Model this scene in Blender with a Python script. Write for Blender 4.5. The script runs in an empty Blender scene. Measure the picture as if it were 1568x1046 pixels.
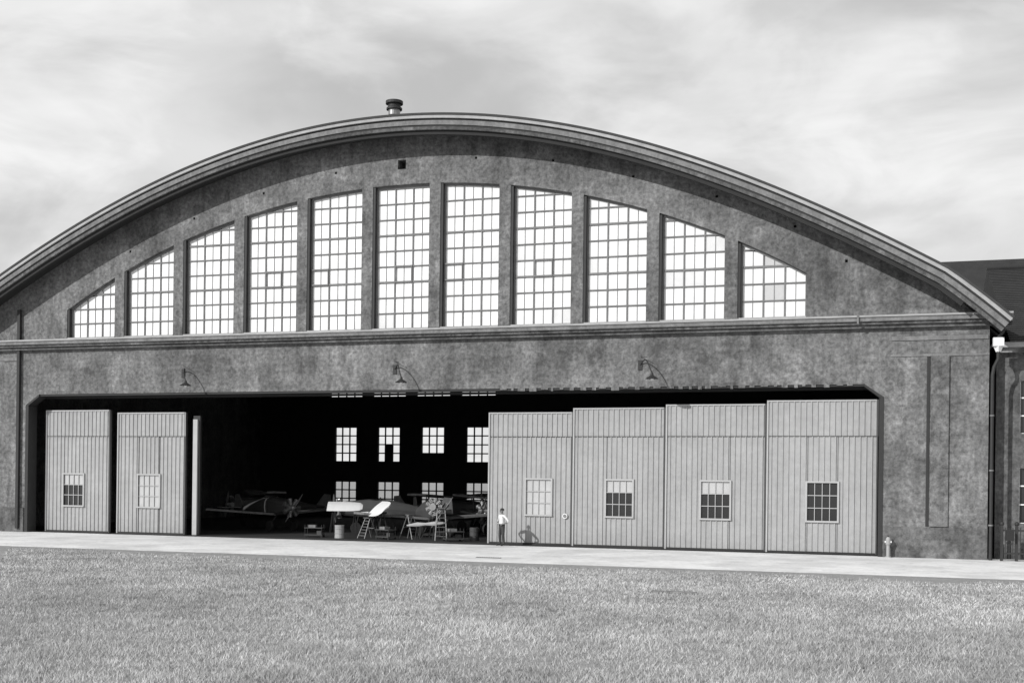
import bpy, bmesh, math, random
import numpy as np
from mathutils import Vector, Matrix
random.seed(7); rng=np.random.default_rng(5)
S=bpy.context.scene
S.view_settings.view_transform='Standard'; S.view_settings.look='None'; S.view_settings.exposure=0

# ---------------------------------------------------------------- materials
def mat(name, base, var=0.15, scale=3.0, rough=0.85, bump=0.0, streak=0.0, fine=0.0, spec=0.3, metal=0.0, blot=0.0, attr=None, lines=0.0, fs=14, cells=0.0):
    m=bpy.data.materials.new(name); m.use_nodes=True
    nt=m.node_tree; N=nt.nodes; L=nt.links
    b=N['Principled BSDF']; b.inputs['Roughness'].default_value=rough
    b.inputs['Specular IOR Level'].default_value=spec; b.inputs['Metallic'].default_value=metal
    tc=N.new('ShaderNodeTexCoord')
    def mapping(mapscale=(1,1,1),loc=(0,0,0)):
        mp=N.new('ShaderNodeMapping'); mp.inputs['Scale'].default_value=mapscale; mp.inputs['Location'].default_value=loc
        L.new(tc.outputs['Object'],mp.inputs['Vector']); return mp.outputs[0]
    def noise(sc,det,mapscale=(1,1,1),loc=(0,0,0)):
        n=N.new('ShaderNodeTexNoise'); n.inputs['Scale'].default_value=sc; n.inputs['Detail'].default_value=det
        n.inputs['Roughness'].default_value=0.65
        L.new(mapping(mapscale,loc),n.inputs['Vector']); return n.outputs['Fac']
    def math_(op,a,b_):
        x=N.new('ShaderNodeMath'); x.operation=op
        for i,v in enumerate((a,b_)):
            if hasattr(v,'is_linked'): L.new(v,x.inputs[i])
            else: x.inputs[i].default_value=v
        return x.outputs[0]
    def centered(o,amp):
        return math_('ADD',math_('MULTIPLY',math_('SUBTRACT',o,0.5),3.2*amp),1.0)
    def mrange(o,a,c,d,e):
        mr=N.new('ShaderNodeMapRange'); mr.inputs[1].default_value=a; mr.inputs[2].default_value=c
        mr.inputs[3].default_value=d; mr.inputs[4].default_value=e; L.new(o,mr.inputs[0]); return mr.outputs[0]
    val=centered(noise(scale,6),var)
    if streak: val=math_('MULTIPLY',val,centered(noise(2.2,5,(1,1,0.12)),streak))
    if fine: val=math_('MULTIPLY',val,centered(noise(scale*fs,4),fine))
    if lines: val=math_('MULTIPLY',val,centered(noise(1.0,5,(0.12,.3,2.6)),lines))
    if cells:
        vo=N.new('ShaderNodeTexVoronoi'); vo.distance='CHEBYCHEV'; vo.inputs['Scale'].default_value=.55
        L.new(mapping((1,.2,1.3),(3,0,1)),vo.inputs['Vector']); bwn=N.new('ShaderNodeRGBToBW'); L.new(vo.outputs['Color'],bwn.inputs[0])
        val=math_('MULTIPLY',val,mrange(bwn.outputs[0],0.1,.9,1-cells,1+cells))
    if blot:
        val=math_('MULTIPLY',val,mrange(noise(0.28,5),.42,.66,1.12,1-blot))
        val=math_('MULTIPLY',val,mrange(noise(1.3,7,(1,1,.6),(5,3,1)),.55,.66,1.0,1-blot*.9))
        val=math_('MULTIPLY',val,mrange(noise(.8,7,(1,1,.8),(9,7,4)),.56,.66,1.0,1+blot*.9))
    if attr:
        a=N.new('ShaderNodeAttribute'); a.attribute_name=attr
        val=math_('MULTIPLY',val,a.outputs['Fac'])
    val=math_('MULTIPLY',val,base)
    val=math_('MAXIMUM',val,0.004)
    cm=N.new('ShaderNodeCombineColor')
    for i in range(3): L.new(val,cm.inputs[i])
    L.new(cm.outputs[0],b.inputs['Base Color'])
    if bump:
        bp=N.new('ShaderNodeBump'); bp.inputs['Strength'].default_value=bump; bp.inputs['Distance'].default_value=0.06
        L.new(noise(5.0,6),bp.inputs['Height']); L.new(bp.outputs[0],b.inputs['Normal'])
    return m
WALL=mat('stucco_wall',0.155,0.38,0.9,streak=0.36,fine=0.75,fs=6,bump=1.0,blot=0.38,lines=.18,cells=.08)
WALL2=mat('stucco_wall_dark',0.11,0.36,1.2,streak=0.4,fine=0.6,fs=5,bump=1.0,blot=0.34,lines=.2)
TRIM=mat('cornice_paint',0.18,0.25,1.5,streak=0.35,fine=.3,fs=5)
TRIML=mat('gutter_zinc',0.34,0.25,2.0,rough=0.6,lines=.15)
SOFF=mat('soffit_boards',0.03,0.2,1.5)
ROOF=mat('roof_felt',0.05,0.2,1.0,fine=0.1)
TILE=mat('roof_tiles',0.03,0.3,1.0,fine=0.3)
DOOR=mat('door_sheet',0.335,0.10,0.7,rough=0.6,streak=0.14,fine=.12,fs=6,lines=.05)
DOORF=mat('door_frame',0.40,0.1,2)
JOINT=mat('door_edge_channel',0.08,0.15,2)
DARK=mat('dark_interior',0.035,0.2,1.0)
STEEL=mat('dark_steel',0.03,0.2,3.0,rough=0.6)
BAR=mat('window_bars',0.20,0.15,3.0)
BARL=mat('window_bars_thin',0.34,0.15,3.0)
G=[mat('pane_sky_white_%d'%i,v,0.07,0.8,rough=0.35,spec=0.5,fine=.05,fs=4) for i,v in enumerate((0.80,0.75,0.68,0.52))]  # white base colour stands in for bright sky in the glass
GD=mat('pane_dark',0.03,0.1,1.0,rough=0.08,spec=0.6)
GW=mat('pane_pale_reflection',0.45,0.15,1.0,rough=0.3)  # reflection in the door glass, painted as a pale base colour
CONC=mat('concrete',0.68,0.12,0.35,fine=0.14,bump=0.2,blot=0.16)
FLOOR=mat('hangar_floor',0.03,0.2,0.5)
GRD=mat('ground_soil_turf',0.28,0.2,0.25,fine=0.35,bump=0.9)
GRASS=mat('grass_blade',0.56,0.12,0.22,rough=0.7,attr='shade')
WHITE=mat('white_paint',0.75,0.06,2.0,rough=0.5)
FAB=mat('aircraft_fabric',0.60,0.12,2.0,rough=0.45)
FABD=mat('aircraft_fabric_dark',0.07,0.1,2.0,rough=0.45)
ENG=mat('engine_metal',0.25,0.3,8.0,rough=0.4,metal=0.6)
RUB=mat('rubber',0.025,0.1,5.0)
SKIN=mat('skin',0.18,0.05,8.0,rough=0.6)
HAIR=mat('hair',0.03,0.2,30.0)
SHIRT=mat('shirt_cloth',0.62,0.08,9.0)
TROU=mat('trouser_cloth',0.05,0.1,9.0)
SHOE=mat('shoe_leather',0.03,0.1,9.0,rough=0.5)

# ---------------------------------------------------------------- helpers
def empty(name,loc=(0,0,0)):
    e=bpy.data.objects.new(name,None); e.location=loc; S.collection.objects.link(e); return e
def addmesh(name,me,parent=None):
    o=bpy.data.objects.new(name,me); S.collection.objects.link(o)
    if parent: o.parent=parent
    return o
class B:
    def __init__(s,*mats): s.v=[];s.f=[];s.m=[];s.mats=list(mats)
    def mi(s,m):
        if m not in s.mats: s.mats.append(m)
        return s.mats.index(m)
    def add(s,vs,fs,m):
        k=len(s.v); i=s.mi(m)
        s.v+= [tuple(p) for p in vs]
        for f in fs: s.f.append([a+k for a in f]); s.m.append(i)
    def box(s,x0,x1,y0,y1,z0,z1,m):
        v=[(x0,y0,z0),(x1,y0,z0),(x1,y1,z0),(x0,y1,z0),(x0,y0,z1),(x1,y0,z1),(x1,y1,z1),(x0,y1,z1)]
        s.add(v,[(0,3,2,1),(4,5,6,7),(0,1,5,4),(1,2,6,5),(2,3,7,6),(3,0,4,7)],m)
    def tube(s,pts,rs,m,seg=10,sq=None):
        pts=[Vector(p) for p in pts]; n=len(pts)
        if not hasattr(rs,'__len__'): rs=[rs]*n
        vs=[];fs=[]
        for i,p in enumerate(pts):
            d=(pts[min(i+1,n-1)]-pts[max(i-1,0)])
            d=d.normalized() if d.length>1e-9 else Vector((0,0,1))
            a=Vector((0,0,1)) if abs(d.z)<.9 else Vector((1,0,0))
            u=d.cross(a).normalized(); w=u.cross(d).normalized()
            for k in range(seg):
                t=2*math.pi*k/seg
                e=(rs[i],rs[i]) if not sq else (rs[i]*sq[0],rs[i]*sq[1])
                vs.append(p+u*math.cos(t)*e[0]+w*math.sin(t)*e[1])
        for i in range(n-1):
            for k in range(seg):
                k2=(k+1)%seg; fs.append((i*seg+k,i*seg+k2,(i+1)*seg+k2,(i+1)*seg+k))
        fs.append(tuple(range(seg))[::-1]); fs.append(tuple(range((n-1)*seg,n*seg)))
        s.add(vs,fs,m)
    def ball(s,c,r,m,seg=12):
        c=Vector(c); r=Vector(r) if hasattr(r,'__len__') else Vector((r,r,r))
        vs=[];fs=[];R=8
        for i in range(R+1):
            ph=math.pi*i/R
            for k in range(seg):
                t=2*math.pi*k/seg
                vs.append((c.x+r.x*math.sin(ph)*math.cos(t),c.y+r.y*math.sin(ph)*math.sin(t),c.z+r.z*math.cos(ph)))
        for i in range(R):
            for k in range(seg):
                k2=(k+1)%seg; fs.append((i*seg+k,(i+1)*seg+k,(i+1)*seg+k2,i*seg+k2))
        s.add(vs,fs,m)
    def slab(s,p,t,m):
        n=len(p); vs=[(x,y,z+t) for x,y,z in p]+[(x,y,z-t) for x,y,z in p]
        s.add(vs,[tuple(range(n)),tuple(range(n,2*n))[::-1]]+[(i,(i+1)%n,n+(i+1)%n,n+i) for i in range(n)],m)
    def obj(s,name,parent=None,smooth=False):
        me=bpy.data.meshes.new(name); me.from_pydata(s.v,[],s.f)
        for m in s.mats: me.materials.append(m)
        me.polygons.foreach_set('material_index',s.m)
        me.update()
        bm=bmesh.new(); bm.from_mesh(me); bmesh.ops.recalc_face_normals(bm,faces=bm.faces); bm.to_mesh(me); bm.free()
        if smooth: me.polygons.foreach_set('use_smooth',[True]*len(me.polygons))
        return addmesh(name,me,parent)
def plate(name,outline,holes,y0,y1,m,parent):
    cu=bpy.data.curves.new(name+'_c','CURVE'); cu.dimensions='2D'; cu.fill_mode='BOTH'; cu.extrude=(y1-y0)/2
    for P in [outline]+holes:
        sp=cu.splines.new('POLY'); sp.points.add(len(P)-1)
        for i,(x,z) in enumerate(P): sp.points[i].co=(x,z,0,1)
        sp.use_cyclic_u=True
    t=bpy.data.objects.new('tmp',cu); S.collection.objects.link(t)
    dg=bpy.context.evaluated_depsgraph_get(); me=bpy.data.meshes.new_from_object(t.evaluated_get(dg))
    bpy.data.objects.remove(t)
    me.transform(Matrix.Translation((0,(y0+y1)/2,0))@Matrix.Rotation(math.pi/2,4,'X'))
    me.materials.clear(); me.materials.append(m); me.name=name
    return addmesh(name,me,parent)

# ---------------------------------------------------------------- hangar
hangar=empty('aircraft_hangar')
XC=-0.5
def zo(x,off=0.0):
    a=abs(x-XC); t=min(1,a/26.5)
    den=72+8.0*t**2.2-3.0*min(1,max(0,(a-26.3)/2.65))
    return 21.35-a*a/den-off
def zw(x):
    a=x+0.07; return 18.27-(39.4-math.sqrt(39.4**2-a*a))
RX0,RX1=XC-28.95,XC+28.95
WX0,WX1=-28.4,27.6
xs=np.linspace(WX1,WX0,90)
top=[(float(x),zo(float(x),0.42)) for x in xs]
outline=[(WX0,0),(-23.3,0),(-23.3,7.2),(-22.4,7.8),(22.35,7.8),(23.2,7.2),(23.2,0),(WX1,0)]+top
wins=[]
for k in range(-5,6):
    c=-0.2+3.72*k-0.14; wins.append((c-1.47,c+1.47))
JW=.18
holes=[]
for a,b in wins:
    P=[(a-JW,10.95),(b,10.95)]+[(x,zw(x)) for x in np.linspace(b,a-JW,9)]
    holes.append([(float(x),float(z)) for x,z in P])
holes.append([(-0.62,19.05),(-0.18,19.05),(-0.18,19.52),(-0.62,19.52)])
holes+= [[(x-.06,z-.06),(x+.06,z-.06),(x+.06,z+.06),(x-.06,z+.06)] for x,z in [(-4.1,19.1),(3.6,19.35),(7.6,18.95),(11.6,17.9),(15.6,16.7),(-8.3,18.3),(19.2,15.1),(-12.5,17.2),(21.5,13.4),(-16.5,15.6)]]
plate('facade_wall',outline,holes,0,0.6,WALL,hangar)
b=B(TRIML)
for a,c in wins: b.box(a-.1,c+.02,-0.05,0.28,10.89,10.948,TRIML)
b.obj('window_sills',hangar)
bp=B(*G); bb=B(BAR); bd=B(STEEL)
for wi,(a,c) in enumerate(wins):
    n=3; w=(c-a)/n; z0=10.95; rh=0.80
    zmaxw=max(zw(a),zw(c),zw((a+c)/2))
    nr=int((zmaxw-z0)/rh)+1
    for i in range(n):
        for j in range(nr):
            x0=a+i*w;x1=x0+w;za=z0+j*rh;zb=za+rh
            l=max(min(zb,zw(x0)),za+.001);r=max(min(zb,zw(x1)),za+.001)
            if zw(x0)<=za and zw(x1)<=za: continue
            q=random.random()
            g=0 if q<.82 else 1 if q<.96 else 2
            if wi==10 and i>=1 and j>=1 and q>.45: g=3
            if wi==9 and j>=2 and q>.75: g=2
            t1,t2=[random.uniform(-.004,.004) for _ in range(2)]
            bp.add([(x0,.30+t1,za),(x1,.30+t2,za),(x1,.30-t1,r),(x0,.30-t2,l)],[(0,1,2,3)],G[g])
    for i in range(n+1):
        x=a+i*w; t=zw(min(max(x,a),c))
        e=0.045 if i in(0,n) else 0.028
        bb.box(x-e,x+e,.235,.292,z0,t,BAR)
        if i<n: bb.box(x+w/2-.011,x+w/2+.011,.262,.293,z0,zw(x+w/2)-.05,BARL)
    for j in range(nr+1):
        z=z0+j*rh; e=0.042 if j%3==0 else 0.026
        X=[x for x in np.linspace(a,c,40) if zw(x)>z]
        if len(X)>2: bb.box(X[0],X[-1],.226,.294,z-e,z+e,BAR)
    P=np.linspace(a,c,9)
    for p,q in zip(P[:-1],P[1:]):
        bb.add([(p,.22,zw(p)-.09),(q,.22,zw(q)-.09),(q,.22,zw(q)),(p,.22,zw(p)),(p,.298,zw(p)-.09),(q,.298,zw(q)-.09),(q,.298,zw(q)),(p,.298,zw(p))],
               [(0,1,2,3),(0,4,5,1)],BAR)
    bd.box(a-JW+.002,a-.046,.03,.5,z0,zw(a)-.03,STEEL)  # dark box on the left side only, standing in for the reveal's shade
    if wi in(3,4,5,6,7):
        zc=z0+rh*3; i0=1 if wi%2 else 0
        for zz in (zc,zc+rh): bb.box(a+i0*w,a+(i0+1)*w,.18,.225,zz-.035,zz+.035,BAR)
        for xx in (a+i0*w+.04,a+(i0+1)*w-.04): bb.box(xx-.02,xx+.02,.19,.225,zc,zc+rh,BAR)
bp.obj('upper_window_glass',hangar); bb.obj('upper_window_bars',hangar); bd.obj('upper_window_reveal_shade',hangar)
bv=B(DARK); bv.box(-.75,0,.61,.7,19.0,19.6,DARK); bv.obj('vent_back',hangar)

def band(name,o0,o1,y0,y1,m,x0=RX0,x1=RX1,n=110):
    X=np.linspace(x0,x1,n); vs=[];fs=[]
    for x in X:
        x=float(x)
        d=(zo(x+.3)-zo(x-.3))/.6; L=math.hypot(1,d); nx,nz=d/L,-1/L
        p=(x+nx*o0, zo(x)+nz*o0); q=(x+nx*o1, zo(x)+nz*o1)
        vs+=[(p[0],y0,p[1]),(p[0],y1,p[1]),(q[0],y1,q[1]),(q[0],y0,q[1])]
    for i in range(n-1):
        for k in range(4):
            k2=(k+1)%4; fs.append((i*4+k,i*4+k2,(i+1)*4+k2,(i+1)*4+k))
    fs+=[(0,1,2,3),tuple(range((n-1)*4,n*4))[::-1]]
    bb_=B(m); bb_.add(vs,fs,m); return bb_.obj(name,hangar)
band('roof_deck',0,0.10,-1.62,35.8,ROOF)
band('fascia_gutter',0.102,0.25,-1.58,-1.30,TRIML)
band('fascia_gap',0.252,0.34,-1.46,-1.30,STEEL)
band('fascia_board',0.342,0.56,-1.50,-1.30,TRIM)
band('fascia_gap_lower',0.562,0.62,-1.44,-1.30,STEEL)
band('fascia_board_lower',0.622,0.78,-1.42,-1.30,WALL2)
band('fascia_shade_strip',0.70,0.98,-1.28,-1.10,SOFF,RX0+1.5,RX1-1.5)  # dark strip added to thicken the shade under the roof edge
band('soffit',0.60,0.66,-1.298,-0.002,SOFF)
band('roof_lining',0.66,0.72,0.602,34.9,DARK)
b=B(TRIM)
CX0,CX1=-29.6,28.5
b.box(CX0,CX1,-.62,-.002,10.74,10.82,TRIML)
b.box(CX0,CX1,-.56,-.002,10.56,10.738,TRIM)
b.box(CX0,CX1,-.42,-.002,10.44,10.558,WALL)
b.box(CX0,CX1,-.26,-.002,10.28,10.438,WALL2)
b.box(22.0,22.08,-.66,-.57,10.45,10.86,TRIM)
b.obj('cornice',hangar)
b=B(WALL)
b.box(23.5,27.55,-.05,-.002,9.72,9.9,TRIM)
b.box(23.45,27.6,-.035,-.002,9.0,9.1,TRIM)
b.box(25.2,25.95,-.10,-.002,1.42,9.0,WALL)
b.box(25.02,25.15,-.03,-.002,1.42,9.0,STEEL)
b.box(23.25,27.6,-.07,-.002,0,1.38,WALL2)
b.box(-25.95,-25.2,-.10,-.002,1.42,9.0,WALL)
b.box(-28.4,-23.35,-.07,-.002,0,1.38,WALL2)
b.box(-28.4,-23.6,-.05,-.002,9.72,9.9,TRIM)
b.obj('wall_trim',hangar)
b=B(STEEL)
b.box(-23.298,-23.1,-.03,.7,0,7.15,STEEL); b.box(23.0,23.198,-.03,.7,0,7.15,STEEL)
b.box(-22.4,22.35,.05,.62,7.70,7.797,STEEL)
b.box(-23.8,-23.62,-.20,-.05,0.2,12.6,STEEL)
for sx,x0,x1 in ((1,22.35,23.2),(-1,-22.4,-23.3)):
    b.add([(x0,-.02,7.8),(x1,-.02,7.2),(x1,.62,7.2),(x0,.62,7.8),(x0,-.02,7.68),(x1,-.02,7.05),(x1,.62,7.05),(x0,.62,7.68)],
          [(0,1,2,3),(4,5,6,7),(0,1,5,4),(3,2,6,7),(0,3,7,4),(1,2,6,5)],STEEL)
b.obj('opening_frame',hangar)
b=B(TRIM); x=5.
while x<22.0:
    wd=random.uniform(.10,.40); b.box(x,x+wd,.003,.05,7.64+random.uniform(0,.11),7.80,WALL); x+=wd+random.uniform(.15,.35)
b.obj('lintel_teeth',hangar)

# doors
def corr(b,x0,x1,z0,z1,y,m,pitch=0.26):
    xs=[x0];ys=[y]
    x=x0
    while x<x1-1e-4:
        for dx,dy in ((pitch*.64,0),(pitch*.76,-.045),(pitch*.90,-.045),(pitch,0)):
            xx=min(x+dx,x1); xs.append(xx); ys.append(y+dy)
        x+=pitch
    vs=[];fs=[]
    for xx,yy in zip(xs,ys): vs+=[(xx,yy,z0),(xx,yy,z1)]
    for i in range(len(xs)-1): fs.append((2*i,2*i+2,2*i+3,2*i+1))
    b.add(vs,fs,m)
def door(name,x0,x1,y,zt,wx0,wx1,pale):
    b=B(DOOR)
    z0=.06; wz0,wz1=1.55,3.3
    corr(b,x0,wx0,z0,5.47,y,DOOR); corr(b,wx1,x1,z0,5.47,y,DOOR)
    corr(b,wx0,wx1,z0,wz0,y,DOOR); corr(b,wx0,wx1,wz1,5.47,y,DOOR)
    corr(b,x0,x1,5.47,zt,y-.005,DOOR)
    b.box(x0,x1,y+.03,y+.12,z0,wz0,STEEL); b.box(x0,x1,y+.03,y+.12,wz1,zt,STEEL)
    b.box(x0,wx0,y+.03,y+.12,wz0+.001,wz1-.001,STEEL); b.box(wx1,x1,y+.03,y+.12,wz0+.001,wz1-.001,STEEL)
    b.box(x0,x1,y-.052,y-.001,5.455,5.48,JOINT)
    b.box(x0-.002,x0+.07,y-.065,y+.125,z0-.02,zt+.002,DOORF); b.box(x1-.08,x1+.002,y-.045,y+.125,z0-.02,zt+.002,JOINT)
    b.box(x0+.07,x1-.08,y-.055,y-.001,.02,.12,STEEL)
    b.box(x0+.07,x1-.08,y-.058,y-.001,zt-.07,zt,DOORF)
    f=.08
    b.box(wx0-f,wx1+f,y-.085,y+.02,wz1,wz1+f,DOORF); b.box(wx0-f,wx1+f,y-.11,y+.02,wz0-f,wz0,DOORF)
    b.box(wx0-f,wx0,y-.085,y+.02,wz0,wz1,DOORF); b.box(wx1,wx1+f,y-.085,y+.02,wz0,wz1,DOORF)
    nx,nz=4,3
    W=(wx1-wx0)/nx;H=(wz1-wz0)/nz
    for i in range(1,nx): b.box(wx0+i*W-.015,wx0+i*W+.015,y-.04,y,wz0,wz1,DOORF)
    for j in range(1,nz): b.box(wx0,wx1,y-.045,y+.003,wz0+j*H-.018,wz0+j*H+.018,DOORF)
    for i in range(nx):
        for j in range(nz):
            g=GW if (pale==1 or (pale>0 and j==nz-1)) else GD
            b.add([(wx0+i*W,y+.01,wz0+j*H),(wx0+i*W+W,y+.01,wz0+j*H),(wx0+i*W+W,y+.01,wz0+j*H+H),(wx0+i*W,y+.01,wz0+j*H+H)],[(0,1,2,3)],g)
    for xx in (x0+.7,x1-.7): b.tube([(xx,y+.02,.12),(xx,y+.10,.12)],.12,STEEL)
    return b.obj(name,hangar)
door('sliding_door_1',3.97,8.40,1.45,6.70,6.0,7.3,1)
door('sliding_door_2',8.48,13.1,1.2,6.88,10.2,11.5,.5)
door('sliding_door_3',13.16,17.94,.95,7.0,14.9,16.25,.5)
door('sliding_door_4',17.98,22.98,.7,7.14,19.85,21.2,0)
door('sliding_door_5',-22.6,-18.3,.9,6.95,-21.35,-20.05,.5)
door('sliding_door_6',-17.95,-13.55,1.1,6.80,-16.55,-15.2,1)
b=B(DOORF)
b.box(-13.05,-12.78,1.0,1.12,.05,6.4,DOORF); b.box(-13.1,-12.68,1.121,1.3,.05,6.6,STEEL)
b.obj('sliding_door_edge',hangar)
b=B(STEEL)
for y in (.78,.98,1.18,1.38): b.box(-23,23,y+.0,y+.04,7.62,7.70,STEEL)
b.obj('door_top_rails',hangar)
b=B(STEEL)
for y in (.7,.95,1.2,1.45): b.box(-23.2,23.1,y+.02,y+.06,.012,.02,STEEL)
b.obj('door_floor_rails',hangar)

b=B(DARK)
b.box(WX0,WX0+.4,.602,35,0,zo(WX0)-.75,WALL2); b.box(WX1-.4,WX1,.602,35,0,zo(WX1)-.75,WALL2)
b.obj('side_walls',hangar)
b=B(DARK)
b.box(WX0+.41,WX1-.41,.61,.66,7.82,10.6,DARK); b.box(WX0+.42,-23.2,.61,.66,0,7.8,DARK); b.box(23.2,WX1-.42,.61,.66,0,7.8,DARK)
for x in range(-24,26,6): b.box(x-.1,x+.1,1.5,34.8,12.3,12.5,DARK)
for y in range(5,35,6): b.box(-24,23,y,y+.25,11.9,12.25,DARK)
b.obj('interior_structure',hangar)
bh=[]; bb=B(STEEL)
for k in range(1,5):
    c=-24.0+3.93*k+0.1
    for (z0,z1,w) in ((10.12,13.0,1.5),(4.7,7.6,1.0),(.9,3.05,1.0)):
        a,d=c-w,c+w
        bh.append([(a,z0),(d,z0),(d,z1),(a,z1)])
        n=4 if w>1.2 else 3
        for i in range(n+1): bb.box(a+i*(d-a)/n-.05,a+i*(d-a)/n+.05,35.1,35.2,z0,z1,STEEL)
        m=3 if z0<2 else 4
        for j in range(m+1): bb.box(a,d,35.08,35.22,z0+j*(z1-z0)/m-.05,z0+j*(z1-z0)/m+.05,STEEL)
        if k==2 and 4<z0<9: bb.box(a+.67,a+1.33,35.12,35.2,z0,z0+1.4,STEEL)
        if k==3 and 4<z0<9: bb.box(a,a+2.0,35.12,35.2,z0,z0+.72,STEEL)
bout=[(WX0,0),(WX1,0)]+[(x,z-.3) for x,z in top]
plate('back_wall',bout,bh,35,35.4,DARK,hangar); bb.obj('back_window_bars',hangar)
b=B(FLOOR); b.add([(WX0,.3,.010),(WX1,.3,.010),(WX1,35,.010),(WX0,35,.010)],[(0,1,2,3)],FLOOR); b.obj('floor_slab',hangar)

b=B(STEEL)
zt=zo(-.6)+.30
b.tube([(-.6,-.6,zt-.6),(-.6,-.6,zt+.25)],.30,ENG,20); b.tube([(-.6,-.6,zt+.25),(-.6,-.6,zt+.34),(-.6,-.6,zt+.38)],[.40,.40,.34],STEEL,20)
b.tube([(-.6,-.6,zt+.38),(-.6,-.6,zt+.52),(-.6,-.6,zt+.54),(-.6,-.6,zt+.68),(-.6,-.6,zt+.74)],[.32,.32,.44,.44,.25],STEEL,20)
b.tube([(-.6,-.6,zt-.4),(-.6,-.6,zt-.05)],[.5,.35],STEEL,20)
b.obj('roof_vent_pot',hangar)
b=B(STEEL)
b.tube([(28.15,-.9,10.35),(28.1,-.5,9.95),(27.95,-.25,9.75)],.07,STEEL)
b.box(27.72,28.16,-.42,-.06,9.35,9.72,WHITE); b.tube([(27.94,-.24,9.35),(27.94,-.24,9.1)],[.2,.1],WHITE,4)
b.tube([(27.94,-.24,9.15),(27.94,-.24,8.8),(27.78,-.2,8.45),(27.72,-.2,8.1),(27.72,-.2,.0)],.08,STEEL)
for z in (1.5,3.9,6.3): b.tube([(27.72,-.2,z),(27.72,-.2,z+.06)],.10,TRIM)
b.obj('drain_pipe',hangar)

def lamp(x,z):
    e=empty('wall_lamp',(x,0,z))
    b=B(STEEL)
    pts=[]
    for t in np.linspace(0,1,12):
        a=math.pi*t
        pts.append((-.30+.75*t,-.05-.45*(1-math.cos(a)),.42*math.sin(a)+.50-.50*t))
    b.box(-.40,-.20,-.04,-.003,.25,.72,STEEL)
    b.tube(pts,.030,STEEL,8)
    p=pts[-1]
    b.tube([(p[0],p[1],p[2]+.02),(p[0],p[1],p[2]-.10),(p[0],p[1],p[2]-.14),(p[0],p[1],p[2]-.26)],[.05,.08,.14,.32],STEEL,18)
    b.ball((p[0],p[1],p[2]-.25),(.08,.08,.10),WHITE)
    b.tube([(-.30,-.03,.9),(0.1,-.45,.80)],.014,STEEL,6)
    b.obj('gooseneck',e)
for x in (-12.75,-.35,12.35): lamp(x,8.35)

# ---------------------------------------------------------------- neighbouring buildings
an=empty('annex_building')
ax0,ax1,ay=28.0,52.0,1.2
aw=[]
x=29.0
while x<50: aw.append((x,x+1.5)); x+=3.2
hs=[]
for a,c in aw:
    hs.append([(a,1.6),(c,1.6),(c,4.1),(a,4.1)]); hs.append([(a,5.6),(c,5.6),(c,8.0),(a,8.0)])
plate('annex_wall',[(ax0,0),(ax1,0),(ax1,9.4),(ax0,9.4)],hs,ay,ay+.4,WALL2,an)
b=B(WHITE)
for a,c in aw:
    for z0,z1 in ((1.6,4.1),(5.6,8.0)):
        b.box(a,c,ay+.22,ay+.24,z0,z1,GD)
        for i in range(4): b.box(a+i*(c-a)/3-.035,a+i*(c-a)/3+.035,ay+.15,ay+.21,z0,z1,WHITE)
        for j in range(4): b.box(a,c,ay+.14,ay+.208,z0+j*(z1-z0)/3-.03,z0+j*(z1-z0)/3+.03,WHITE)
b.obj('annex_windows',an)
b=B(TRIM)
b.box(ax0,ax1+.3,ay-.6,ay+.4,9.4,9.62,TRIML); b.box(ax0,ax1+.2,ay-.35,ay-.002,9.2,9.398,WALL)
b.box(ax0+.4,ax1,ay+.41,24,0,9.38,WALL2)
b.obj('annex_cornice',an)
b=B(TILE)
b.add([(ax0+.5,ay-.62,9.63),(ax1+.3,ay-.62,9.63),(ax1+.3,13,15.0),(ax0+.5,13,15.0),(ax1+.3,26,9.63),(ax0+.5,26,9.63)],[(0,1,2,3),(3,2,4,5),(0,3,5),(1,4,2)],TILE)
b.tube([(ax0+.5,13,15.05),(ax1+.3,13,15.05)],.13,TILE)
b.tube([(30.6,13,15),(30.6,13,15.35),(30.6,13,15.55),(30.6,13,15.7)],[.10,.1,.22,.05],TILE)
for i in range(1,40):
    t=i/40.; z=9.63+5.37*t; y=ay-.62+(13-ay+.62)*t
    b.box(ax0+.5,ax1+.3,y-.03,y+.02,z+.0,z+.025,TILE)
b.obj('annex_roof',an)
rb=empty('rear_building')
b=B(WALL2); b.box(22,70,42,58,0,14,WALL2)
b.add([(21.5,41.5,14),(70.5,41.5,14),(70.5,50,22.15),(21.5,50,22.15),(70.5,58.5,14),(21.5,58.5,14)],[(0,1,2,3),(3,2,4,5),(0,3,5),(1,4,2),(0,5,4,1)],TILE)
b.obj('rear_walls_and_roof',rb)
g=empty('iron_gate')
b=B(STEEL)
for x in (28.15,28.75,29.4,30.6,31.8):
    b.box(x-.06,x+.06,-.5,-.38,.0,1.55,STEEL); b.ball((x,-.44,1.62),.1,STEEL)
b.box(28.15,31.8,-.46,-.42,1.3,1.37,STEEL); b.box(28.15,31.8,-.46,-.42,.3,.37,STEEL)
x=28.3
while x<31.8: b.box(x-.015,x+.015,-.455,-.425,.1,1.45,STEEL); x+=.15
b.box(28.3,28.62,-.75,-.5,.9,1.3,RUB)
b.obj('bars',g)
h=empty('fire_hydrant',(23.45,-.4,0))
b=B(TRIML)
b.tube([(0,0,0),(0,0,.05),(0,0,.06),(0,0,.55),(0,0,.60),(0,0,.85),(0,0,.92)],[.14,.14,.075,.075,.11,.10,.05],TRIML,14)
b.tube([(-.15,0,.7),(.15,0,.7)],.045,WHITE,10); b.box(-.03,.03,-.03,.03,.91,.99,STEEL)
b.obj('body',h)
r=empty('round_sign',(8.05,1.37,1.5))
b=B(WHITE); b.tube([(0,-.02,0),(0,.0,0)],.13,WHITE,20); b.tube([(0,-.035,0),(0,-.021,0)],.09,TRIM,20)
b.obj('plate',r)
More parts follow.
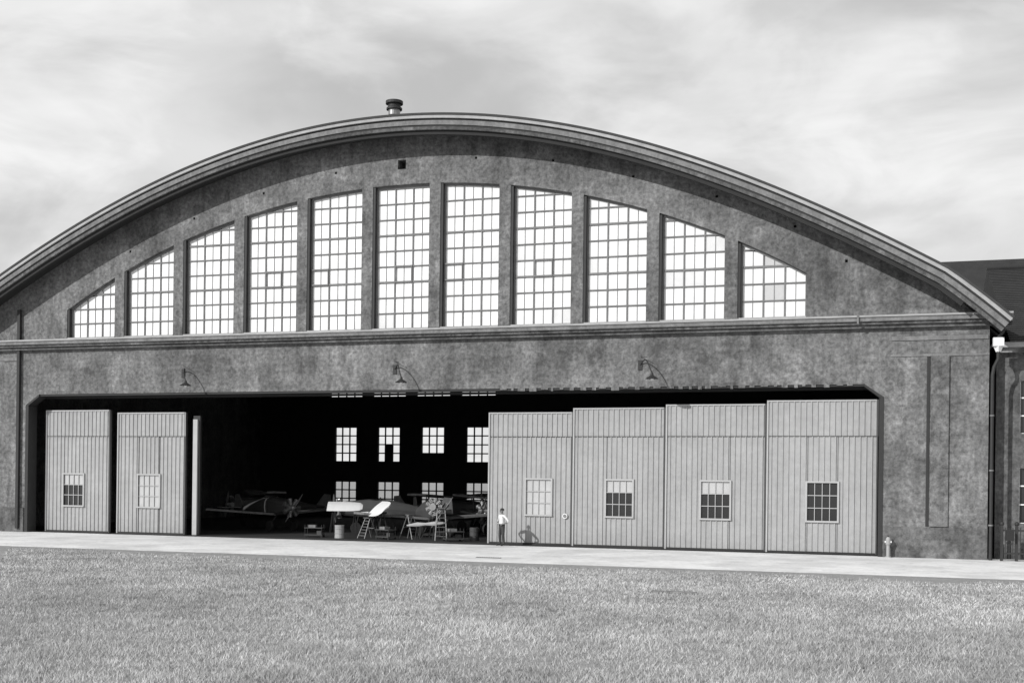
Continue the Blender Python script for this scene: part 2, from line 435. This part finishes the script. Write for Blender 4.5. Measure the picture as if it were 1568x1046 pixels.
dc=empty('drain_cover',(7.5,-9.0,.012)); b=B(STEEL)
b.box(-.55,.55,-.10,.10,-.006,.0,STEEL)
for i in range(11): b.box(-.52+i*.1,-.47+i*.1,-.09,.09,.001,.012,TRIM)
b.obj('grate',dc)
pl=empty('timber_plank',(17.4,-21.5,.03)); b=B(TRIM)
b.box(-.7,.6,-.08,.08,0,.04,TRIM); b.obj('boards',pl)

# ---------------------------------------------------------------- aircraft
def aircraft(loc,yaw,wing=FAB,body=FABD,radial=True,upper=True,roll=0):
    e=empty('light_aircraft',loc); e.rotation_euler=(0,roll,yaw)
    b=B(body)
    ys=[-2.5,-2.2,-1.6,-.6,.4,1.4,2.6,4.0]; hw=[.30,.42,.46,.46,.44,.34,.2,.06]; zc=[1.45,1.45,1.45,1.48,1.45,1.38,1.28,1.2]; hh=[.3,.44,.5,.58,.56,.42,.26,.14]
    vs=[];fs=[];seg=14
    for y,w,z,hgt in zip(ys,hw,zc,hh):
        for k in range(seg):
            t=2*math.pi*k/seg; cx=math.copysign(abs(math.cos(t))**.7,math.cos(t)); sz=math.copysign(abs(math.sin(t))**.7,math.sin(t))
            vs.append((cx*w,y,z+sz*hgt))
    for i in range(len(ys)-1):
        for k in range(seg):
            k2=(k+1)%seg; fs.append((i*seg+k,i*seg+k2,(i+1)*seg+k2,(i+1)*seg+k))
    fs+=[tuple(range(seg)),tuple(range((len(ys)-1)*seg,len(ys)*seg))]
    b.add(vs,fs,body)
    for s in (-1,1):
        if upper:
            b.slab([(0,-1.3,2.1),(s*4.6,-1.1,2.32),(s*4.95,-.6,2.34),(s*4.8,.1,2.32),(0,.35,2.1)],.06,wing)
            for y in (-.9,-.1): b.tube([(s*2.7,y,1.1),(s*2.9,y,2.2)],.035,body,6)
        b.slab([(0,-1.2,1.0),(s*4.0,-.95,1.3),(s*4.5,-.5,1.34),(s*4.2,.2,1.3),(0,.55,1.0)],.06,wing)
        b.slab([(0,3.1,1.35),(s*1.35,3.4,1.35),(s*1.5,3.75,1.35),(s*1.2,4.1,1.35),(0,4.1,1.35)],.03,wing)
        b.tube([(s*.3,-1.4,1.0),(s*.85,-1.5,.36)],.035,STEEL,6)
        b.tube([(s*.8,-1.5,.34),(s*.94,-1.5,.34)],.33,RUB,18)
    p=[(0,3.1,1.35),(0,3.7,2.2),(0,4.15,2.15),(0,4.25,1.2)]
    vs=[(-.03,y,z) for x,y,z in p]+[(.03,y,z) for x,y,z in p]
    b.add(vs,[(0,1,2,3),(7,6,5,4),(0,1,5,4),(1,2,6,5),(2,3,7,6),(3,0,4,7)],wing)
    if radial:
        for k in range(7):
            a=2*math.pi*k/7
            b.tube([(0,-2.55,1.45),(.55*math.cos(a),-2.55,1.45+.55*math.sin(a))],.12,ENG,8)
            b.tube([(.45*math.cos(a),-2.55,1.45+.45*math.sin(a)),(.58*math.cos(a),-2.55,1.45+.58*math.sin(a))],.15,ENG,8)
    b.tube([(0,-2.4,1.45),(0,-2.85,1.45),(0,-2.95,1.45)],[.25,.16,.05],ENG,12)
    for s in (-1,1): b.tube([(0,-2.84,1.45),(s*.3,-2.84,1.45+s*.4),(s*.6,-2.84,1.45+s*.85)],[.05,.09,.03],TRIM,8,sq=(1,.3))
    b.box(-.3,.3,-.15,-.1,1.98,2.16,GD)
    b.tube([(0,4.0,1.1),(0,4.2,.7)],.03,STEEL,6)
    b.obj('airframe',e)
aircraft((-1.6,7.6,0),math.radians(35),wing=TRIM,upper=False)
aircraft((-5.4,9.5,0),math.radians(-70),wing=FAB,body=FABD,upper=False)
aircraft((2.2,12.0,0),math.radians(-30),wing=TRIM,body=FABD)
aircraft((-3.4,15.5,0),math.radians(80),wing=TRIM,body=FABD)
aircraft((-13.0,9.5,0),math.radians(60),wing=TRIM,body=FABD,upper=False)
aircraft((-16,15,0),math.radians(-50),wing=TRIM,body=FABD)
def wing_on_trestles(loc,yaw,tilt,m,sc):
    e=empty('aircraft_wing',loc); e.rotation_euler=(0,0,yaw); e.scale=(sc,.8,1)
    b=B(m); t=math.tan(tilt)
    P=[]
    for k in range(7):   # cambered section
        y=-.6+.2*k; P.append((y,1.45+y*t+.09*math.cos(y*2.4)))
    X=[-2,-1,0,1,1.7,2.0]; sc_=[1,1,1,.95,.8,.45]
    vs=[];fs=[]
    for x,q in zip(X,sc_):
        for y,z in P: vs.append((x,y*q,1.45+(z-1.45)*q))
        for y,z in P[::-1]: vs.append((x,y*q,1.40+(z-1.45)*q*.8))
    n=14
    for i in range(len(X)-1):
        for k in range(n): k2=(k+1)%n; fs.append((i*n+k,i*n+k2,(i+1)*n+k2,(i+1)*n+k))
    fs+=[tuple(range(n)),tuple(range((len(X)-1)*n,len(X)*n))]
    b.add(vs,fs,m)
    for x in(-1.4,1.1):
        for s in(-1,1): b.tube([(x+s*.25,s*.4,0),(x,s*.05,1.3)],.03,STEEL,6); b.tube([(x-s*.25,s*.4,0),(x,s*.05,1.3)],.03,STEEL,6)
        b.box(x-.04,x+.04,-.3,.3,1.2,1.3,STEEL)
    b.obj('panel',e)
wing_on_trestles((-6.0,5.6,0.2),.35,.40,WHITE,.50); wing_on_trestles((-3.5,4.8,.12),-.7,.6,WHITE,.34)
e=empty('radial_engine_on_stand',(-.4,5.2,0)); b=B(ENG)
for k in range(9):
    a=2*math.pi*k/9
    b.tube([(0,0,1.75),(.50*math.cos(a),0,1.75+.50*math.sin(a))],.08,ENG,8)
    for q in (.28,.36,.44): b.tube([(q*math.cos(a),0,1.75+q*math.sin(a)),((q+.04)*math.cos(a),0,1.75+(q+.04)*math.sin(a))],.13,TRIML,8)
b.tube([(0,-.3,1.75),(0,.35,1.75)],.2,ENG,14)
for s in(-1,1):
    b.tube([(s*.55,-.5,0),(s*.1,.2,1.6)],.035,STEEL,6); b.tube([(s*.55,.7,0),(s*.1,.25,1.6)],.035,STEEL,6)
b.tube([(-.5,-.4,.2),(.5,-.4,.2)],.03,STEEL,6)
b.obj('engine',e)
def ladder(loc,yaw,hh=1.9):
    e=empty('step_ladder',loc); e.rotation_euler=(0,0,yaw)
    b=B(TRIM)
    for s in (-1,1):
        b.tube([(s*.32,-.45,0),(s*.2,0,hh)],.022,TRIML,6); b.tube([(s*.32,.5,0),(s*.2,.04,hh)],.022,TRIM,6)
    for i in range(1,7):
        t=i/7; w=.32-.12*t; b.box(-w,w,-.45*(1-t)-.04,-.45*(1-t)+.04,hh*t-.012,hh*t+.012,TRIM)
    b.box(-.24,.24,-.12,.15,hh,hh+.03,TRIM); b.tube([(-.28,.25,hh*.5),(.28,.25,hh*.5)],.02,TRIM,6)
    b.obj('frame',e)
ladder((0.75,3.2,0),.4,1.7); ladder((-3.6,3.4,0),-.5,1.1); ladder((-1.3,3.9,0),1.2,1.3)
for i,(x,y) in enumerate([(-4.9,2.6),(2.5,3.6)]):
    e=empty('oil_drum',(x,y,0)); m=TRIML if i==0 else FABD; b=B(m)
    b.tube([(0,0,0),(0,0,.02),(0,0,.25),(0,0,.27),(0,0,.29),(0,0,.50),(0,0,.52),(0,0,.54),(0,0,.72)],[.24,.26,.25,.27,.25,.25,.27,.25,.26],m,18)
    b.tube([(.13,0,.72),(.13,0,.75)],.035,STEEL,8)
    b.obj('drum',e)
def trolley(x,y,yaw):
    e=empty('tool_trolley',(x,y,0)); e.rotation_euler=(0,0,yaw); b=B(FABD)
    b.box(-.5,.5,-.3,.3,.5,.54,FABD); b.box(-.5,.5,-.3,.3,.12,.16,FABD)
    for sx in(-.46,.46):
        for sy in (-.26,.26): b.tube([(sx,sy,.06),(sx,sy,.7)],.02,STEEL,6); b.tube([(sx,sy-.02,.06),(sx,sy+.02,.06)],.06,RUB,10)
    b.box(-.3,.1,-.2,.2,.54,.68,TRIM); b.box(.15,.4,-.1,.2,.16,.36,FABD)
    b.obj('frame',e)
trolley(-6.6,3.0,.2); trolley(-2.3,2.9,-.4); trolley(1.7,2.6,.7)
e=empty('propeller_on_rack',(-.2,3.4,0)); b=B(FAB)
b.tube([(-1.1,0,.75),(-.5,0,.82),(0,0,.85),(.5,0,.88),(1.1,0,.95)],[.04,.12,.07,.12,.04],TRIML,8,sq=(.4,1))
for s in(-.5,.5): b.tube([(s,-.25,0),(s,0,.78)],.025,STEEL,6); b.tube([(s,.25,0),(s,0,.78)],.025,STEEL,6)
b.obj('blades',e)

# ---------------------------------------------------------------- man
def man(loc,yaw):
    V=[];E=[];R=[]
    def a(p,r,par=None):
        V.append(p); R.append(r if hasattr(r,'__len__') else (r,r))
        if par is not None: E.append((par,len(V)-1))
        return len(V)-1
    pel=a((0,0,.99),(.165,.125)); w=a((0,0,1.12),(.15,.115),pel); ch=a((0,.0,1.32),(.18,.13),w); nb=a((0,.01,1.46),(.11,.085),ch)
    nk=a((0,0,1.53),.058,nb); h0=a((0,-.015,1.60),(.068,.08),nk); h1=a((0,-.012,1.68),(.08,.098),h0); h2=a((0,0,1.745),(.058,.073),h1)
    for s in(-1,1):
        sh=a((s*.20,.01,1.42),.072,nb); ua=a((s*.33,.06,1.29),.058,sh); el=a((s*.44,.09,1.17),.048,ua); fa=a((s*.34,.0,1.10),.044,el); wr=a((s*.235,-.09,1.05),.030,fa)
        pm=a((s*.19,-.135,1.02),(.034,.018),wr)
        for i,L in enumerate((.055,.065,.06,.045)):
            q=a((s*.165,-.145,1.045-.022*i),.0095,pm); q2=a((s*(.165-L*.6),-.16,1.04-.022*i),.0085,q); a((s*(.165-L),-.155,1.03-.022*i),.0075,q2)
        t=a((s*.205,-.10,1.075),.011,pm); a((s*.18,-.07,1.10),.009,t)
        hp=a((s*.10,0,.90),(.105,.11),pel); kn=a((s*.14,-.02,.50),.075,hp); an=a((s*.165,.02,.11),.058,kn); ft=a((s*.18,-.08,.055),(.05,.04),an); a((s*.195,-.19,.04),(.045,.032),ft)
    me=bpy.data.meshes.new('sk'); me.from_pydata(V,E,[])
    o=bpy.data.objects.new('sk',me); S.collection.objects.link(o)
    md=o.modifiers.new('s','SKIN'); md.use_smooth_shade=True
    if not me.skin_vertices:
        bm=bmesh.new(); bm.from_mesh(me); bm.verts.layers.skin.verify(); bm.to_mesh(me); bm.free()
    for i,r in enumerate(R):
        me.skin_vertices[0].data[i].radius=r; me.skin_vertices[0].data[i].use_root=(i==0)
    sb=o.modifiers.new('u','SUBSURF'); sb.levels=2; sb.render_levels=2
    dg=bpy.context.evaluated_depsgraph_get(); m2=bpy.data.meshes.new_from_object(o.evaluated_get(dg)); bpy.data.objects.remove(o)
    m2.materials.clear()
    for m in (SHIRT,TROU,SKIN,SHOE): m2.materials.append(m)
    for p in m2.polygons:
        c=p.center; k=0
        if c.z>1.49: k=2
        elif c.z<.095: k=3
        elif c.z<1.03: k=1
        if .2<abs(c.x)<.42 and .95<c.z<1.16 and c.y<.07: k=2
        if c.y<-.13 and .93<c.z<1.14: k=2
        p.material_index=k; p.use_smooth=True
    e=empty('man',loc); e.rotation_euler=(0,0,yaw)
    addmesh('body',m2,e)
    b=B(HAIR); b.ball((0,.012,1.715),(.09,.108,.08),HAIR); b.obj('hair',e,True)
    b=B(SKIN)
    b.tube([(0,-.10,1.69),(0,-.125,1.655),(0,-.10,1.645)],[.008,.016,.008],SKIN,8)
    for s in(-1,1): b.ball((s*.084,0,1.665),(.014,.024,.034),SKIN)
    for s in(-1,1): b.ball((s*.032,-.10,1.685),(.013,.008,.008),HAIR)
    b.ball((0,-.102,1.615),(.026,.008,.006),HAIR)
    b.obj('face',e,True)
    b=B(SHOE); b.tube([(0,0,1.015),(0,0,1.045)],[.175,.173],SHOE,20,sq=(1.0,.78)); b.obj('belt',e)
    e.scale=(1.04,1.04,1.04)
man((5.2,-.05,.005),math.radians(-38))

# ---------------------------------------------------------------- ground, apron, grass
b=B(GRD); b.add([(-900,-700,0),(900,-700,0),(900,1500,0),(-900,1500,0)],[(0,1,2,3)],GRD); b.obj('ground')
b=B(CONC); b.add([(-120,-11.5,.004),(30,-11.5,.004),(120,-16,.004),(120,.9,.004),(-120,.9,.004)],[(0,1,2,3,4)],CONC); b.obj('concrete_apron')
def vnoise(x,y,sc,seed):
    r=np.random.default_rng(seed); T=r.random((256,256))
    u=x*sc+1000;v=y*sc+1000; iu=np.floor(u).astype(int);iv=np.floor(v).astype(int); fu=u-iu;fv=v-iv
    fu=fu*fu*(3-2*fu);fv=fv*fv*(3-2*fv)
    g=lambda i,j:T[i%256,j%256]
    return (g(iu,iv)*(1-fu)+g(iu+1,iv)*fu)*(1-fv)+(g(iu,iv+1)*(1-fu)+g(iu+1,iv+1)*fu)*fv
def grass():
    parts=[]
    for y0,y1,den in ((-44,-36,1000),(-36,-26,560),(-26,-10.0,340)):
        n=int((y1-y0)*90*den); X=rng.uniform(-45,45,n);Y=rng.uniform(y0,y1,n)
        d=Y+55.57; c=22.98-d*.311; keep=np.abs(X-c)<(.47*d+3)
        X=X[keep];Y=Y[keep]
        edge=-10.9-1.6*vnoise(X,Y*0,.25,3)-1.8*vnoise(X,Y,1.1,4)-.05*np.clip(X-10,0,50)
        pr=np.clip((edge-Y)/2.6+.12,0,1); keep=(rng.random(len(X))<pr*(.45+.55*np.clip(vnoise(X,Y,1.6,9)*1.6,0,1)))
        parts.append((X[keep],Y[keep]))
    X=np.concatenate([p[0] for p in parts]);Y=np.concatenate([p[1] for p in parts]); n=len(X)
    cl=vnoise(X,Y,.8,11)*.4+vnoise(X,Y,2.6,12)*.35+vnoise(X,Y,7.,13)*.25
    H=(.03+.10*cl**1.4)*rng.uniform(.6,1.4,n)*(0.5+.5*np.clip((-12-Y)/6,0,1))
    W=rng.uniform(.005,.010,n)*(1+.8*np.clip((Y+36)/20,0,1.2))
    A=rng.uniform(0,2*np.pi,n); lean=rng.uniform(.2,1.3,n)*H; LA=rng.uniform(0,2*np.pi,n)
    v=np.zeros((n,3,3),np.float32)
    v[:,0,0]=X-np.cos(A)*W;v[:,0,1]=Y-np.sin(A)*W;v[:,0,2]=-.005
    v[:,1,0]=X+np.cos(A)*W;v[:,1,1]=Y+np.sin(A)*W;v[:,1,2]=-.005
    v[:,2,0]=X+np.cos(LA)*lean;v[:,2,1]=Y+np.sin(LA)*lean;v[:,2,2]=H
    me=bpy.data.meshes.new('grass'); me.vertices.add(n*3); me.loops.add(n*3); me.polygons.add(n)
    me.vertices.foreach_set('co',v.ravel()); me.loops.foreach_set('vertex_index',np.arange(n*3,dtype=np.int32))
    me.polygons.foreach_set('loop_start',np.arange(0,n*3,3,dtype=np.int32))
    me.update(calc_edges=True)
    at=me.attributes.new('shade','FLOAT','POINT')
    base=rng.uniform(.55,1.35,n)*(.62+.42*vnoise(X,Y,.35,21)+.3*vnoise(X,Y,1.3,22))
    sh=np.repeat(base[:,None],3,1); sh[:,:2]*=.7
    at.data.foreach_set('value',sh.astype(np.float32).ravel())
    me.materials.append(GRASS); addmesh('grass',me)
    return n
print('blades',grass())

# ---------------------------------------------------------------- light, sky
sd=Vector((.86,1.35,-.80)).normalized()
el=math.asin(-sd.z)
sun=bpy.data.lights.new('sun','SUN'); sun.energy=3.6; sun.angle=math.radians(.55); sun.color=(1,.997,.99)
so=bpy.data.objects.new('sun',sun); S.collection.objects.link(so); so.rotation_euler=sd.to_track_quat('-Z','Y').to_euler(); so.location=(-30,-40,30)
W=bpy.data.worlds.new('World'); S.world=W; W.use_nodes=True; nt=W.node_tree; N=nt.nodes; L=nt.links
bg=N['Background']; bg.inputs['Strength'].default_value=.1
sky=N.new('ShaderNodeTexSky'); sky.sky_type='NISHITA'; sky.sun_disc=False; sky.sun_elevation=el
sky.sun_rotation=math.atan2(-sd.x,-sd.y)
bw=N.new('ShaderNodeRGBToBW'); L.new(sky.outputs[0],bw.inputs[0])
tc=N.new('ShaderNodeTexCoord')
def cn(sc,scale,loc,dist,det=8):
    mp=N.new('ShaderNodeMapping'); mp.inputs['Scale'].default_value=scale; mp.inputs['Location'].default_value=loc; L.new(tc.outputs['Generated'],mp.inputs[0])
    n1=N.new('ShaderNodeTexNoise'); n1.inputs['Scale'].default_value=sc; n1.inputs['Detail'].default_value=det; n1.inputs['Roughness'].default_value=.52; n1.inputs['Distortion'].default_value=dist
    L.new(mp.outputs[0],n1.inputs['Vector']); return n1.outputs['Fac']
def mr_(o,a,b_,c,d):
    mr=N.new('ShaderNodeMapRange'); mr.inputs[1].default_value=a; mr.inputs[2].default_value=b_; mr.inputs[3].default_value=c; mr.inputs[4].default_value=d; mr.interpolation_type='SMOOTHSTEP'
    L.new(o,mr.inputs[0]); return mr.outputs[0]
A1=mr_(cn(2.6,(1,1,2.8),(2.1,.9,.35),.35),.36,.62,5.7,8.0)
A2=mr_(cn(6.5,(1,1,2.4),(.7,4.,2.),.5),.40,.64,-.6,1.0)
ad=N.new('ShaderNodeMath'); ad.operation='ADD'; L.new(A1,ad.inputs[0]); L.new(A2,ad.inputs[1])
mx=N.new('ShaderNodeMath'); mx.operation='MULTIPLY_ADD'; mx.inputs[1].default_value=.10; L.new(bw.outputs[0],mx.inputs[0]); L.new(ad.outputs[0],mx.inputs[2])
L.new(mx.outputs[0],bg.inputs['Color'])

# ---------------------------------------------------------------- camera
th=math.atan(1800/5784.)
cam=bpy.data.cameras.new('camera'); co=bpy.data.objects.new('camera',cam); S.collection.objects.link(co); S.camera=co
cam.sensor_width=36; cam.sensor_fit='HORIZONTAL'; cam.lens=36*1800/1568.; cam.shift_y=214/1568.; cam.clip_end=3000
co.matrix_world=Matrix.Translation((22.98,-55.57,3.2))@Matrix.Rotation(th,4,'Z')@Matrix.Rotation(math.pi/2,4,'X')@Matrix.Rotation(0.012,4,'Z')
